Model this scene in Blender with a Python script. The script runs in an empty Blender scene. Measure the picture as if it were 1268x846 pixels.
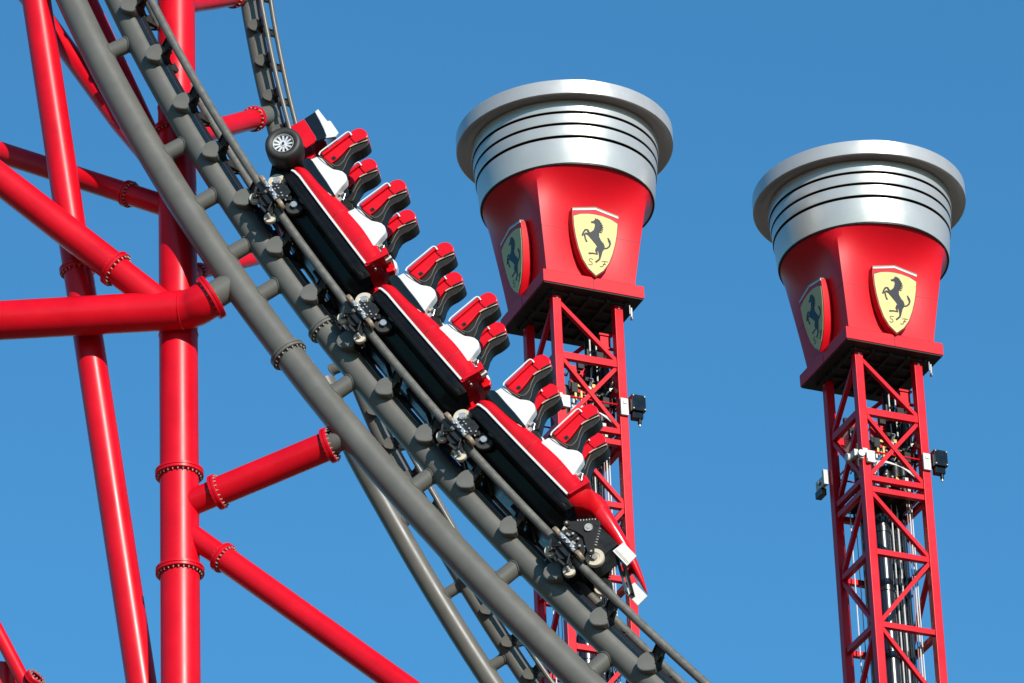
import bpy, bmesh, math, random
from mathutils import Vector, Matrix
from math import radians, sin, cos, pi, sqrt, atan2
random.seed(7)
scene = bpy.context.scene
COL = scene.collection

# ------------------------------------------------------------------ camera, sky, sun, exposure
PITCH, ROLL = radians(29.5), radians(2.3)
SUN_EL, SUN_AZ = radians(21), radians(25.5)          # azimuth measured from "behind the camera" towards the right
cam = bpy.data.cameras.new('camera')
cam.sensor_width = 36.0
cam.lens = 7000.0 / 1268.0 * 36.0
cam.clip_start, cam.clip_end = 1.0, 20000.0
camera = bpy.data.objects.new('camera', cam)
COL.objects.link(camera)
U0 = Vector((0, -sin(PITCH), cos(PITCH))); R0 = Vector((1, 0, 0)); F0 = Vector((0, cos(PITCH), sin(PITCH)))
CR = cos(ROLL) * R0 - sin(ROLL) * U0
CU = sin(ROLL) * R0 + cos(ROLL) * U0
camera.matrix_world = Matrix(((CR.x, CU.x, -F0.x, 0), (CR.y, CU.y, -F0.y, 0), (CR.z, CU.z, -F0.z, 1.7), (0, 0, 0, 1)))
scene.camera = camera

world = bpy.data.worlds.new('World')
scene.world = world
world.use_nodes = True
wn = world.node_tree
bg = wn.nodes['Background']
sky = wn.nodes.new('ShaderNodeTexSky')
sky.sky_type = 'NISHITA'
sky.sun_disc = False
sky.sun_elevation = SUN_EL
sky.sun_rotation = pi - SUN_AZ
sky.altitude = 0.0
sky.air_density = 1.0
sky.dust_density = 0.3
sky.ozone_density = 4.0
# the clear dry air of the photograph: a little less red all over the sky
tint = wn.nodes.new('ShaderNodeMix'); tint.data_type = 'RGBA'; tint.blend_type = 'MULTIPLY'
tint.inputs['Factor'].default_value = 1.0
tint.inputs['B'].default_value = (0.42, 0.905, 1.0, 1)
wn.links.new(sky.outputs['Color'], tint.inputs['A'])
wn.links.new(tint.outputs['Result'], bg.inputs['Color'])
bg.inputs['Strength'].default_value = 0.120

SUNV = Vector((cos(SUN_EL) * sin(SUN_AZ), -cos(SUN_EL) * cos(SUN_AZ), sin(SUN_EL)))
sd = bpy.data.lights.new('sun', 'SUN')
sd.energy = 5.0
sd.angle = radians(0.53)
sd.color = (1.0, 0.955, 0.89)
sun = bpy.data.objects.new('sun', sd)
sun.rotation_euler = SUNV.to_track_quat('Z', 'Y').to_euler()
COL.objects.link(sun)
scene.view_settings.view_transform = 'Standard'
scene.view_settings.look = 'None'
scene.view_settings.exposure = 0.55
scene.view_settings.gamma = 1.0

# ------------------------------------------------------------------ materials
def mat(name, col, rough=0.4, metal=0.0, coat=0.0, var=0.0, scale=3.0, bump=0.0, bscale=40.0, spec=0.5, rvar=0.0, streak=False):
    m = bpy.data.materials.new(name)
    m.use_nodes = True
    nt = m.node_tree
    b = nt.nodes['Principled BSDF']
    b.inputs['Base Color'].default_value = (*col, 1)
    b.inputs['Roughness'].default_value = rough
    b.inputs['Metallic'].default_value = metal
    b.inputs['Coat Weight'].default_value = coat
    b.inputs['Coat Roughness'].default_value = 0.06
    b.inputs['Specular IOR Level'].default_value = spec
    tc = nt.nodes.new('ShaderNodeTexCoord')
    src = tc.outputs['Object']
    if streak:
        mp = nt.nodes.new('ShaderNodeMapping')
        mp.inputs['Scale'].default_value = (1, 1, 0.12)
        nt.links.new(src, mp.inputs['Vector']); src = mp.outputs['Vector']
    if var or rvar:
        n = nt.nodes.new('ShaderNodeTexNoise')
        n.inputs['Scale'].default_value = scale
        n.inputs['Detail'].default_value = 6
        n.inputs['Roughness'].default_value = 0.65
        nt.links.new(src, n.inputs['Vector'])
    if var:
        r = nt.nodes.new('ShaderNodeMapRange')
        r.inputs['From Min'].default_value = 0.3; r.inputs['From Max'].default_value = 0.7
        r.inputs['To Min'].default_value = 1 - var; r.inputs['To Max'].default_value = 1 + var
        nt.links.new(n.outputs['Fac'], r.inputs['Value'])
        mx = nt.nodes.new('ShaderNodeMix'); mx.data_type = 'RGBA'; mx.blend_type = 'MULTIPLY'
        mx.inputs['Factor'].default_value = 1
        mx.inputs['A'].default_value = (*col, 1)
        nt.links.new(r.outputs['Result'], mx.inputs['B'])
        nt.links.new(mx.outputs['Result'], b.inputs['Base Color'])
    if rvar:
        r2 = nt.nodes.new('ShaderNodeMapRange')
        r2.inputs['From Min'].default_value = 0.3; r2.inputs['From Max'].default_value = 0.7
        r2.inputs['To Min'].default_value = max(0.02, rough - rvar); r2.inputs['To Max'].default_value = rough + rvar
        nt.links.new(n.outputs['Fac'], r2.inputs['Value'])
        nt.links.new(r2.outputs['Result'], b.inputs['Roughness'])
    if bump:
        n2 = nt.nodes.new('ShaderNodeTexNoise'); n2.inputs['Scale'].default_value = bscale
        n2.inputs['Detail'].default_value = 4
        nt.links.new(src, n2.inputs['Vector'])
        bp = nt.nodes.new('ShaderNodeBump'); bp.inputs['Strength'].default_value = bump; bp.inputs['Distance'].default_value = 0.02
        nt.links.new(n2.outputs['Fac'], bp.inputs['Height'])
        nt.links.new(bp.outputs['Normal'], b.inputs['Normal'])
    return m

RED = (0.46, 0.002, 0.009)
M = {}
M['red'] = mat('red steel paint', RED, 0.33, var=0.14, scale=1.2, rvar=0.05, bump=0.03, bscale=5, spec=0.25)
M['redcar'] = mat('red lacquer', (0.4698, 0.0024, 0.0073), 0.24, coat=0.2, var=0.10, scale=3, rvar=0.06, spec=0.25)
M['redpanel'] = mat('red cladding', (0.4617, 0.0024, 0.0089), 0.40, var=0.08, scale=1.3, bump=0.02, bscale=2, spec=0.25)
M['grey'] = mat('grey track paint', (0.088, 0.0845, 0.0745), 0.42, var=0.10, scale=2.5, rvar=0.06, bump=0.03, bscale=8, spec=0.32)
M['rail'] = mat('worn grey rail', (0.090, 0.085, 0.074), 0.40, var=0.25, scale=9, rvar=0.1, spec=0.4)
M['blackgloss'] = mat('black lacquer', (0.005, 0.005, 0.005), 0.13, var=0.2, scale=8, rvar=0.05, spec=0.5)
M['black'] = mat('black steel', (0.007, 0.007, 0.0072), 0.45, var=0.3, scale=10, rvar=0.1, spec=0.25)
M['pipe'] = mat('black pipe lacquer', (0.006, 0.006, 0.007), 0.24, spec=0.8, coat=0.5)
M['navy'] = mat('blue black fin paint', (0.004, 0.006, 0.012), 0.5, var=0.3, scale=10, spec=0.2)
M['darkgrey'] = mat('dark grey padding', (0.0085, 0.0075, 0.0065), 0.5, var=0.12, scale=14, bump=0.1, bscale=60, spec=0.22)
M['rubber'] = mat('tyre rubber', (0.0162, 0.0154, 0.0142), 0.55, var=0.2, scale=10, bump=0.05, bscale=40, spec=0.4)
M['white'] = mat('white lacquer', (0.50, 0.495, 0.48), 0.32, coat=0.2, var=0.06, scale=5)
M['cream'] = mat('cream urethane', (0.405, 0.3564, 0.2754), 0.42, var=0.1, scale=12)
M['tan'] = mat('tan urethane', (0.1782, 0.1337, 0.0891), 0.5, var=0.2, scale=16)
M['steel'] = mat('bright steel', (0.4455, 0.4293, 0.405), 0.3, metal=0.7, var=0.1, scale=20)
M['bolt'] = mat('zinc bolt', (0.30, 0.285, 0.255), 0.4, metal=0.3, var=0.4, scale=9)
M['rim'] = mat('silver wheel rim', (0.5022, 0.5022, 0.4941), 0.3, metal=0.3, var=0.05, scale=20)
M['alu'] = mat('brushed aluminium cladding', (0.435, 0.42, 0.40), 0.32, metal=0.45, var=0.06, scale=1.2, rvar=0.05, bump=0.02, bscale=3)
M['yellow'] = mat('yellow enamel', (0.46, 0.375, 0.150), 0.45, var=0.04, scale=3, spec=0.3)
M['ink'] = mat('black enamel', (0.010, 0.011, 0.014), 0.4, spec=0.3)
M['green'] = mat('green enamel', (0.1053, 0.1377, 0.0648), 0.4)
M['brass'] = mat('brass valve', (0.4212, 0.2835, 0.081), 0.4, metal=0.4, var=0.2, scale=12)
M['cable'] = mat('pale cable', (0.4455, 0.4374, 0.4131), 0.5)
M['copper'] = mat('reddish cable', (0.2592, 0.1134, 0.0891), 0.5)
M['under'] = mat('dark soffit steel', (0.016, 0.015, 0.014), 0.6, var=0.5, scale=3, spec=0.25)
M['boxwhite'] = mat('cast white housing', (0.405, 0.3969, 0.3726), 0.5, var=0.2, scale=12)
M['yoke'] = mat('near black yoke steel', (0.018, 0.017, 0.015), 0.6, var=0.3, scale=6, spec=0.2)  # one even near-black colour for the yoke plates and webs
M['skirt'] = mat('black side panel', (0.0045, 0.0045, 0.0048), 0.22, var=0.3, scale=6, spec=0.16, rvar=0.06)
M['gap'] = mat('dark red joint', (0.06, 0.001, 0.002), 0.6)
M['ground'] = mat('asphalt', (0.115, 0.086, 0.060), 0.85, var=0.25, scale=0.15)

# ------------------------------------------------------------------ mesh building
class MB:
    """collects shapes that become ONE mesh object"""
    def __init__(s): s.v = []; s.f = []
    def add(s, vs, fs):
        o = len(s.v); s.v += [Vector(p) for p in vs]; s.f += [tuple(i + o for i in f) for f in fs]
        return s
    def loft(s, secs, cap=True, closed=True):
        n = len(secs[0]); vs = [p for q in secs for p in q]; fs = []
        for i in range(len(secs) - 1):
            for j in range(n if closed else n - 1):
                k = (j + 1) % n
                fs.append((i * n + j, i * n + k, (i + 1) * n + k, (i + 1) * n + j))
        if cap:
            fs.append(tuple(reversed(range(n)))); fs.append(tuple((len(secs) - 1) * n + j for j in range(n)))
        return s.add(vs, fs)
    def tube(s, pts, r, seg=16, cap=True, a0=0.0):
        pts = [Vector(p) for p in pts]; secs = []
        up = None
        for i, p in enumerate(pts):
            a = pts[max(i - 1, 0)]; b = pts[min(i + 1, len(pts) - 1)]
            t = (b - a).normalized()
            if up is None:
                ref = Vector((0, 0, 1)) if abs(t.z) < 0.9 else Vector((1, 0, 0))
                up = (ref - t * ref.dot(t)).normalized()
            else:
                up = (up - t * up.dot(t)).normalized()
            sd_ = t.cross(up)
            rr = r[i] if isinstance(r, (list, tuple)) else r
            secs.append([p + up * rr * cos(a0 + 2 * pi * k / seg) + sd_ * rr * sin(a0 + 2 * pi * k / seg) for k in range(seg)])
        return s.loft(secs, cap)
    def bar(s, a, b, w, h, up=(0, 0, 1)):
        a, b = Vector(a), Vector(b); t = (b - a).normalized(); up = Vector(up)
        u = (up - t * up.dot(t))
        if u.length < 1e-4: u = Vector((1, 0, 0)) - t * t.x
        u.normalize(); v = t.cross(u)
        q = [(-.5, -.5), (.5, -.5), (.5, .5), (-.5, .5)]
        return s.loft([[p + v * w * x + u * h * y for x, y in q] for p in (a, b)])
    def box(s, c, h):
        c = Vector(c)
        return s.bar(c - Vector((0, 0, h[2])), c + Vector((0, 0, h[2])), 2 * h[1], 2 * h[0], (1, 0, 0)) if False else s.loft(
            [[c + Vector((x * h[0], y * h[1], z * h[2])) for x, y in ((-1, -1), (1, -1), (1, 1), (-1, 1))] for z in (-1, 1)])
    def prism(s, prof, y0, y1, ex=(1, 0, 0), ey=(0, 0, 1), ez=(0, 1, 0), o=(0, 0, 0)):
        """profile in the plane (ex, ey) swept along ez"""
        ex, ey, ez, o = Vector(ex), Vector(ey), Vector(ez), Vector(o)
        n = len(prof)
        A = [o + ex * x + ey * z + ez * y0 for x, z in prof]; B = [o + ex * x + ey * z + ez * y1 for x, z in prof]
        fs = [tuple(range(n)), tuple(reversed(range(n, 2 * n)))]
        for i in range(n):
            k = (i + 1) % n
            fs.append((k, i, n + i, n + k))
        return s.add(A + B, fs)
    def lathe(s, prof, o=(0, 0, 0), ax=(0, 0, 1), seg=24, full=True):
        o, ax = Vector(o), Vector(ax).normalized()
        ref = Vector((0, 0, 1)) if abs(ax.z) < 0.9 else Vector((1, 0, 0))
        u = (ref - ax * ref.dot(ax)).normalized(); v = ax.cross(u)
        secs = []
        for k in range(seg):
            c, d = cos(2 * pi * k / seg), sin(2 * pi * k / seg)
            secs.append([o + ax * z + (u * c + v * d) * r for r, z in prof])
        n = len(prof); vs = [p for q in secs for p in q]; fs = []
        for i in range(seg):
            k = (i + 1) % seg
            for j in range(n - 1):
                fs.append((i * n + j, k * n + j, k * n + j + 1, i * n + j + 1))
        return s.add(vs, fs)
    def cyl(s, o, ax, r, h, seg=16):
        o, ax = Vector(o), Vector(ax).normalized()
        return s.tube([o - ax * h / 2, o + ax * h / 2], r, seg)
    def mesh(s, name, m, smooth=38):
        me = bpy.data.meshes.new(name)
        me.from_pydata([tuple(p) for p in s.v], [], s.f)
        bm = bmesh.new(); bm.from_mesh(me)
        bmesh.ops.recalc_face_normals(bm, faces=bm.faces)
        bm.to_mesh(me); bm.free()
        me.materials.append(m)
        if smooth:
            me.polygons.foreach_set('use_smooth', [True] * len(me.polygons))
            me.set_sharp_from_angle(angle=radians(smooth))
        me.update()
        return me
    def islands(s):
        par = list(range(len(s.v)))
        def find(a):
            while par[a] != a: par[a] = par[par[a]]; a = par[a]
            return a
        for f in s.f:
            for b in f[1:]: par[find(b)] = find(f[0])
        out = {}
        for f in s.f: out.setdefault(find(f[0]), []).append(f)
        res = []
        for fs in out.values():
            ids = sorted({i for f in fs for i in f}); mp = {i: k for k, i in enumerate(ids)}
            b = MB(); b.add([s.v[i] for i in ids], [tuple(mp[i] for i in f) for f in fs]); res.append(b)
        return res
    def clusters(s):
        """groups of islands whose boxes touch"""
        isl = s.islands(); bx = []
        for b in isl:
            bx.append((Vector([min(p[k] for p in b.v) - .006 for k in range(3)]), Vector([max(p[k] for p in b.v) + .006 for k in range(3)])))
        par = list(range(len(isl)))
        def find(a):
            while par[a] != a: a = par[a]
            return a
        for i in range(len(isl)):
            for j in range(i):
                if all(bx[i][0][k] < bx[j][1][k] and bx[j][0][k] < bx[i][1][k] for k in range(3)): par[find(i)] = find(j)
        out = {}
        for i, b in enumerate(isl): out.setdefault(find(i), MB()).add(b.v, b.f)
        return list(out.values())
    def build(s, name, m, parent=None, smooth=38, bevel=0.0, matrix=None, **kw):
        if parent and kw.get('kind') != 'stuff' and len(s.v) < 3000:
            cl = s.clusters()
            if len(cl) > 1: return [link(name, c.mesh(name, m, smooth), parent, bevel, matrix, **kw) for c in cl][0]
        return link(name, s.mesh(name, m, smooth), parent, bevel, matrix, **kw)

def link(name, me, parent=None, bevel=0.0, matrix=None, **kw):
    o = bpy.data.objects.new(name, me)
    COL.objects.link(o)
    if parent: o.parent = parent
    if matrix is not None: o.matrix_local = matrix
    if bevel:
        b = o.modifiers.new('bevel', 'BEVEL'); b.width = bevel; b.segments = 2; b.limit_method = 'ANGLE'; b.angle_limit = radians(40)
        b.harden_normals = True
    for k, v in kw.items(): o[k] = v
    return o

def thing(name, loc, label, cat, group=None, matrix=None):
    o = bpy.data.objects.new(name, None)
    o.empty_display_size = 0.5
    COL.objects.link(o)
    if matrix is not None: o.matrix_world = matrix
    else: o.location = loc
    o['label'] = label; o['category'] = cat
    if group: o['group'] = group
    return o

def copy_tree(o, parent=None):
    c = o.copy(); COL.objects.link(c)
    if parent: c.parent = parent
    for ch in list(o.children): copy_tree(ch, c)
    return c

def frame(o, x, y, z, s=1.0):
    return Matrix(((x.x * s, y.x * s, z.x * s, o.x), (x.y * s, y.y * s, z.y * s, o.y), (x.z * s, y.z * s, z.z * s, o.z), (0, 0, 0, 1)))

def smooth_path(pts, n=8):
    """Catmull-Rom through 3-D points"""
    P = [Vector(p) for p in pts]; P = [2 * P[0] - P[1]] + P + [2 * P[-1] - P[-2]]; out = []
    for i in range(1, len(P) - 2):
        for k in range(n):
            t = k / n
            a, b, c, d = P[i - 1:i + 3]
            out.append(0.5 * ((2 * b) + (c - a) * t + (2 * a - 5 * b + 4 * c - d) * t * t + (3 * b - a - 3 * c + d) * t ** 3))
    out.append(P[-2])
    return out

# ------------------------------------------------------------------ ground
g = MB()
g.lathe([(0.0, 0.0), (60, 0), (400, 0), (4000, 0)], seg=48)
g.build('ground', M['ground'], None, smooth=0, kind='structure', label='brown grey asphalt ground below the rides')

# ------------------------------------------------------------------ bolted pipe flange
def flange(parent, p, ax, r, name='flange', k=1.24, t=0.046, nb=20, m='red', gap=True):
    """two bolted discs round a pipe, with bolt heads tucked in beside the pipe on both faces"""
    p, ax = Vector(p), Vector(ax).normalized(); R = r * k
    f = MB()
    f.lathe([(r * 0.97, -t), (R - 0.006, -t), (R, -t + 0.006), (R, -0.006), (R - 0.012, -0.003), (R - 0.012, 0.003), (R, 0.006), (R, t - 0.006), (R - 0.006, t), (r * 0.97, t)], p, ax, 36)
    o = f.build(name, M[m], parent)
    b = MB(); ref = Vector((0, 0, 1)) if abs(ax.z) < 0.9 else Vector((1, 0, 0))
    u = (ref - ax * ref.dot(ax)).normalized(); v = ax.cross(u); rb = r + (R - r) * 0.40
    low = 1 if ax.y * 0.87 + ax.z * 0.49 < 0 else -1         # nuts on the lower side, flat washers above
    for i in range(nb):
        a = 2 * pi * (i + 0.5) / nb; c = p + (u * cos(a) + v * sin(a)) * rb
        for sg, h in ((low, 0.018), (-low, 0.006)):
            b.tube([c + ax * sg * t, c + ax * sg * (t + h)], 0.0135, 6)
            b.tube([c + ax * sg * (t + h), c + ax * sg * (t + h * 1.7)], 0.008, 6)
    b.build('bolts', M['bolt'], parent, smooth=30, kind='stuff')
    return o

# ------------------------------------------------------------------ front track
PHI = radians(7.0)
HX = Vector((cos(PHI), -sin(PHI), 0)); LY = Vector((sin(PHI), cos(PHI), 0)); ZU = Vector((0, 0, 1))
P0 = Vector((-1.644, 69.596, 41.151))
def curve_u(z): return 0.0188 * z * z - 0.6238 * z - 0.8253
def tangent(z):
    d = 2 * 0.0188 * z - 0.6238
    t = (HX * -d - ZU).normalized()
    return t
_tab = []
_z, _s = 0.0, 0.0
_dz = 0.004
def _build_table():
    zs = [17.0 - 0.01 * i for i in range(3300)]
    pts = [(curve_u(z), z) for z in zs]; s = [0.0]
    for a, b in zip(pts, pts[1:]): s.append(s[-1] + math.hypot(b[0] - a[0], b[1] - a[1]))
    i0 = min(range(len(zs)), key=lambda i: abs(zs[i]))
    return [(q - s[i0], z) for q, z in zip(s, zs)]
_tab = _build_table()
def z_at(s):
    lo, hi = 0, len(_tab) - 1
    while hi - lo > 1:
        m = (lo + hi) // 2
        if _tab[m][0] < s: lo = m
        else: hi = m
    a, b = _tab[lo], _tab[hi]
    return a[1] + (b[1] - a[1]) * (s - a[0]) / (b[0] - a[0])
def track(s):
    """point, tangent (down the track) and normal (towards the train) of the upper spine, relative to P0"""
    z = z_at(s); t = tangent(z); n = LY.cross(t); n = -n if n.x < 0 else n
    return HX * curve_u(z) + ZU * z, t, n
E_RAIL, G_HALF, RAIL_R = 0.405, 0.45, 0.062
ROFF, RA, RB = 0.63, 0.215, 0.19
front = thing('coaster_track', P0, 'near grey coaster track with two thick spine tubes, carrying the train', 'coaster track', 'grey steel coaster tracks')

def run(off_n, off_l, r, s0, s1, seg, st=0.3):
    n = int((s1 - s0) / st) + 1; pts = []
    for i in range(n + 1):
        s = s0 + (s1 - s0) * i / n; p, t, nn = track(s)
        pts.append(p + nn * off_n + LY * off_l)
    return MB().tube(pts, r, seg)
S0, S1 = -16.5, 15.0
run(0, 0, RB, S0, S1, 32).build('spine_tube', M['grey'], front, label='upper thick grey spine tube under the rails')
run(-ROFF, 0, RA, S0, S1, 32).build('spine_tube', M['grey'], front, label='lower thick grey spine tube, leftmost of the track')
run(E_RAIL, -G_HALF, RAIL_R, S0, S1, 14).build('rail', M['rail'], front)
run(E_RAIL, G_HALF, RAIL_R, S0, S1, 14).build('rail', M['rail'], front)

def fin_run(fr, s0, s1, n, scale=1.0):
    secs = []
    for i in range(n + 1):
        p, t, nn, l = fr(s0 + (s1 - s0) * i / n)
        secs.append([p + (nn * b + l * a) * scale for a, b in ((-.035, .16), (.035, .16), (.035, .238), (-.035, .238))])
    return MB().loft(secs)
fin_run(lambda s: (*track(s), LY), S0, S1, 70).build('fin_channel', M['navy'], front, smooth=0)

# cross tie: a pipe through the spine that carries both rails on open plate yokes (local: x track, y across, z up)
def tie_mesh():
    b = MB()
    cap = [(-.10, .02), (-.075, -.015), (-.03, -.035), (.015, -.035), (.055, -.018), (.105, .03), (.14, .075), (.153, .105), (.148, .13), (.085, .185), (-.01, .25), (-.04, .266), (-.065, .262), (-.10, .225), (-.125, .18), (-.133, .135), (-.13, .09), (-.12, .05)]
    b.prism(cap, -0.312, 0.312)
    b.prism([(0.01 + (x - .01) * .94, .11 + (z - .11) * .94) for x, z in cap], -0.319, 0.319)
    cap_me = b.mesh('cross_tie', M['grey'])
    # two thin yoke plates across the track; the lower one has a window on each side
    b = MB()
    b.prism([(-.27, .205), (-.476, .348), (-.41, .375), (-.20, .29), (.20, .29), (.41, .375), (.476, .348), (.27, .205)], -.050, -.040, (0, 1, 0), (0, 0, 1), (1, 0, 0))
    outer = [(.27, .10), (.478, .35), (.41, .38), (.12, .25)]; inner = [(.315, .185), (.405, .315), (.39, .325), (.25, .245)]
    for sg in (-1, 1):
        vs = [Vector((t_, sg * y, z)) for t_ in (.098, .108) for ring_ in (outer, inner) for y, z in ring_]
        fs = []
        for k in range(4):
            q = (k + 1) % 4
            fs += [(k, q, 4 + q, 4 + k), (8 + k, 12 + k, 12 + q, 8 + q), (k, 8 + k, 8 + q, q), (4 + k, 4 + q, 12 + q, 12 + k)]
        b.add(vs, fs)
        b.prism([(sg * .27, .10), (sg * .12, .25), (sg * .02, .25), (sg * .02, .10)], .098, .108, (0, 1, 0), (0, 0, 1), (1, 0, 0))
        b.bar((-0.07, sg * 0.447, 0.357), (0.13, sg * 0.447, 0.357), 0.07, 0.024, (0, 0, 1))
        b.prism([(-.05, .20), (-.05, .34), (.10, .34), (.10, .20)], sg * .235, sg * .243)
    for sg in (-1, 1):                                          # near-black web filling the yoke between the pipe end and the rail
        a_ = [(-.045, sg * .29, .262), (-.045, sg * .435, .352), (.10, sg * .435, .352), (.105, sg * .29, .150)]
        b.loft([[Vector(p_) for p_ in a_], [Vector((p_[0], p_[1] - sg * .012, p_[2])) for p_ in a_]])
    return cap_me, b.mesh('yoke', M['yoke'], 0)
TIE, YOKE = tie_mesh()
for k in range(-10, 22):
    s = -6.67 + 0.974 * k; p, t, n = track(s)
    o_ = link('cross_tie', TIE, front, matrix=frame(p, t, LY, n)); link('yoke', YOKE, o_)

def stub_mesh(rs, ra, rb, d):
    """short pipe between the two spines, with a weld bead lying on each (local z from lower to upper spine)"""
    b = MB(); n = 28; r0 = []; r1 = []; w0 = []; w1 = []
    for k in range(n):
        a = 2 * pi * k / n; x, y = rs * cos(a), rs * sin(a)
        r0.append(Vector((x, y, sqrt(ra * ra - y * y) - d - 0.01))); r1.append(Vector((x, y, -sqrt(rb * rb - y * y) + 0.01)))
        w0.append(Vector((x * 1.03, y * 1.03, sqrt(ra * ra - y * y * 1.06) - d + 0.004))); w1.append(Vector((x * 1.03, y * 1.03, -sqrt(rb * rb - y * y * 1.06) - 0.004)))
    b.loft([r0, r1], cap=False)
    for w in (w0, w1):
        m_ = len(w)
        for k in range(m_): b.tube([w[k], w[(k + 1) % m_]], 0.011, 5, cap=False)
    return b.mesh('tie_stub', M['grey'])
STUB = stub_mesh(0.125, RA, RB, ROFF)
for s in (-16.2, -14.2, -12.2, -10.2, -8.2, -6.24, -4.24, -3.23, -2.23, -1.4, 0.58, 2.53, 4.46, 6.4, 8.35, 10.3, 12.2, 14.1):
    p, t, n = track(s)
    link('tie_stub', STUB, front, matrix=frame(p, t, LY, n))
for s, off, r in ((-0.345, -ROFF, RA), (-0.378, 0, RB), (9.4, -ROFF, RA), (9.4, 0, RB)):
    p, t, n = track(s)
    flange(front, p + n * off, t, r, k=1.27, m='grey', nb=18)
# big branch that the red beam bolts to, and a small one lower down
p, t, n = track(-1.79)
b = MB().tube([p - n * (ROFF - 0.02), p - n * 1.0], 0.205, 28); b.tube([p - n * 0.985, p - n * 1.035], 0.27, 32)
b.build('support_branch', M['grey'], front)
BR1, BR1_AX = P0 + p - n * 1.04, -n
p, t, n = track(1.30)
tdir = (P0 + p - n * ROFF - Vector((-4.783, 70.52, 39.12))).normalized()
b = MB().tube([p - n * ROFF, p - n * ROFF - tdir * 0.34], 0.15, 24)
b.build('support_branch', M['grey'], front)
BR2, BR2_AX = P0 + p - n * ROFF - tdir * 0.34, -tdir

# ------------------------------------------------------------------ rear track
REAR = [(-4.55, 71.3, 56.6), (-4.28, 71.72, 53.2), (-3.949, 72.178, 50.017), (-3.887, 72.281, 49.461), (-3.836, 72.363, 49.026), (-3.775, 72.458, 48.519), (-3.627, 72.633, 47.596), (-3.504, 72.75, 46.98), (-3.317, 72.906, 46.158), (-2.963, 73.166, 44.808), (-2.532, 73.45, 43.345), (-2.11, 73.682, 42.159), (-1.897, 73.779, 41.669), (-1.548, 73.914, 40.979), (-1.145, 74.07, 40.193), (-0.645, 74.253, 39.275), (-0.166, 74.418, 38.448), (0.547, 74.648, 37.308), (1.432, 74.908, 36.03)]
rp = smooth_path(REAR, 10)
for _ in range(12):                                     # even out the curve
    rp = [rp[0]] + [(rp[i - 1] + rp[i] * 2 + rp[i + 1]) / 4 for i in range(1, len(rp) - 1)] + [rp[-1]]
rs_ = [0.0]
for a, b_ in zip(rp, rp[1:]): rs_.append(rs_[-1] + (b_ - a).length)
RTOT = rs_[-1]
L2 = Vector((sin(radians(15)), cos(radians(15)), 0))
RK = 0.66
ROOT2 = Vector(REAR[10])
def rtrack(s):
    s = max(0.0, min(RTOT, s)); i = 0
    while i < len(rs_) - 2 and rs_[i + 1] < s: i += 1
    f = (s - rs_[i]) / (rs_[i + 1] - rs_[i]); p = rp[i].lerp(rp[i + 1], f)
    t = (rp[min(i + 3, len(rp) - 1)] - rp[max(i - 2, 0)]).normalized()
    l = (L2 - t * L2.dot(t)).normalized(); n = l.cross(t)
    if n.x < 0: n = -n
    return p - ROOT2, t, n, l
rear = thing('coaster_track', ROOT2, 'far grey coaster track with thin rails, hanging behind the train from the top edge', 'coaster track', 'grey steel coaster tracks')
def rrun(on, ol, r, s0, s1, seg):
    n = int((s1 - s0) / 0.3); pts = []
    for i in range(n + 1):
        p, t, nn, l = rtrack(s0 + (s1 - s0) * i / n); pts.append(p + nn * on + l * ol)
    return MB().tube(pts, r, seg)
SA2 = min(range(len(rp)), key=lambda i: (rp[i] - Vector((-2.738, 73.541, 42.894))).length)
SA2 = rs_[SA2]
rrun(0, 0, 0.124, 0, RTOT, 26).build('spine_tube', M['grey'], rear, label='upper grey spine tube of the far track')
rrun(-0.455, 0, 0.158, SA2, RTOT, 26).build('spine_tube', M['grey'], rear, label='lower grey spine tube that starts halfway down')
rrun(0.275, -0.304, 0.038, 0, RTOT, 10).build('rail', M['rail'], rear)
rrun(0.275, 0.304, 0.038, 0, RTOT, 10).build('rail', M['rail'], rear)
fin_run(rtrack, 0, RTOT, 70, RK).build('fin_channel', M['navy'], rear, smooth=0)
# phase: one tie sits where the photo shows it near the top
ztie = min(range(len(rp)), key=lambda i: abs(rp[i].z - 48.359))
sref = rs_[ztie]
k = -16
while sref + k * 0.585 < RTOT:
    s = sref + k * 0.585
    if s > 0.05:
        p, t, n, l = rtrack(s)
        o_ = link('cross_tie', TIE, rear, matrix=frame(p, t, l, n, RK)); link('yoke', YOKE, o_)
    k += 1
STUB2 = stub_mesh(0.088, 0.158, 0.124, 0.455)
zs2 = min(range(len(rp)), key=lambda i: abs(rp[i].z - 38.542)); s0_ = rs_[zs2]
for k in range(-4, 4):
    s = s0_ + k * 1.28
    if SA2 - 0.6 < s < RTOT:
        p, t, n, l = rtrack(s)
        link('tie_stub', STUB2, rear, matrix=frame(p, t, l, n))

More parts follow.
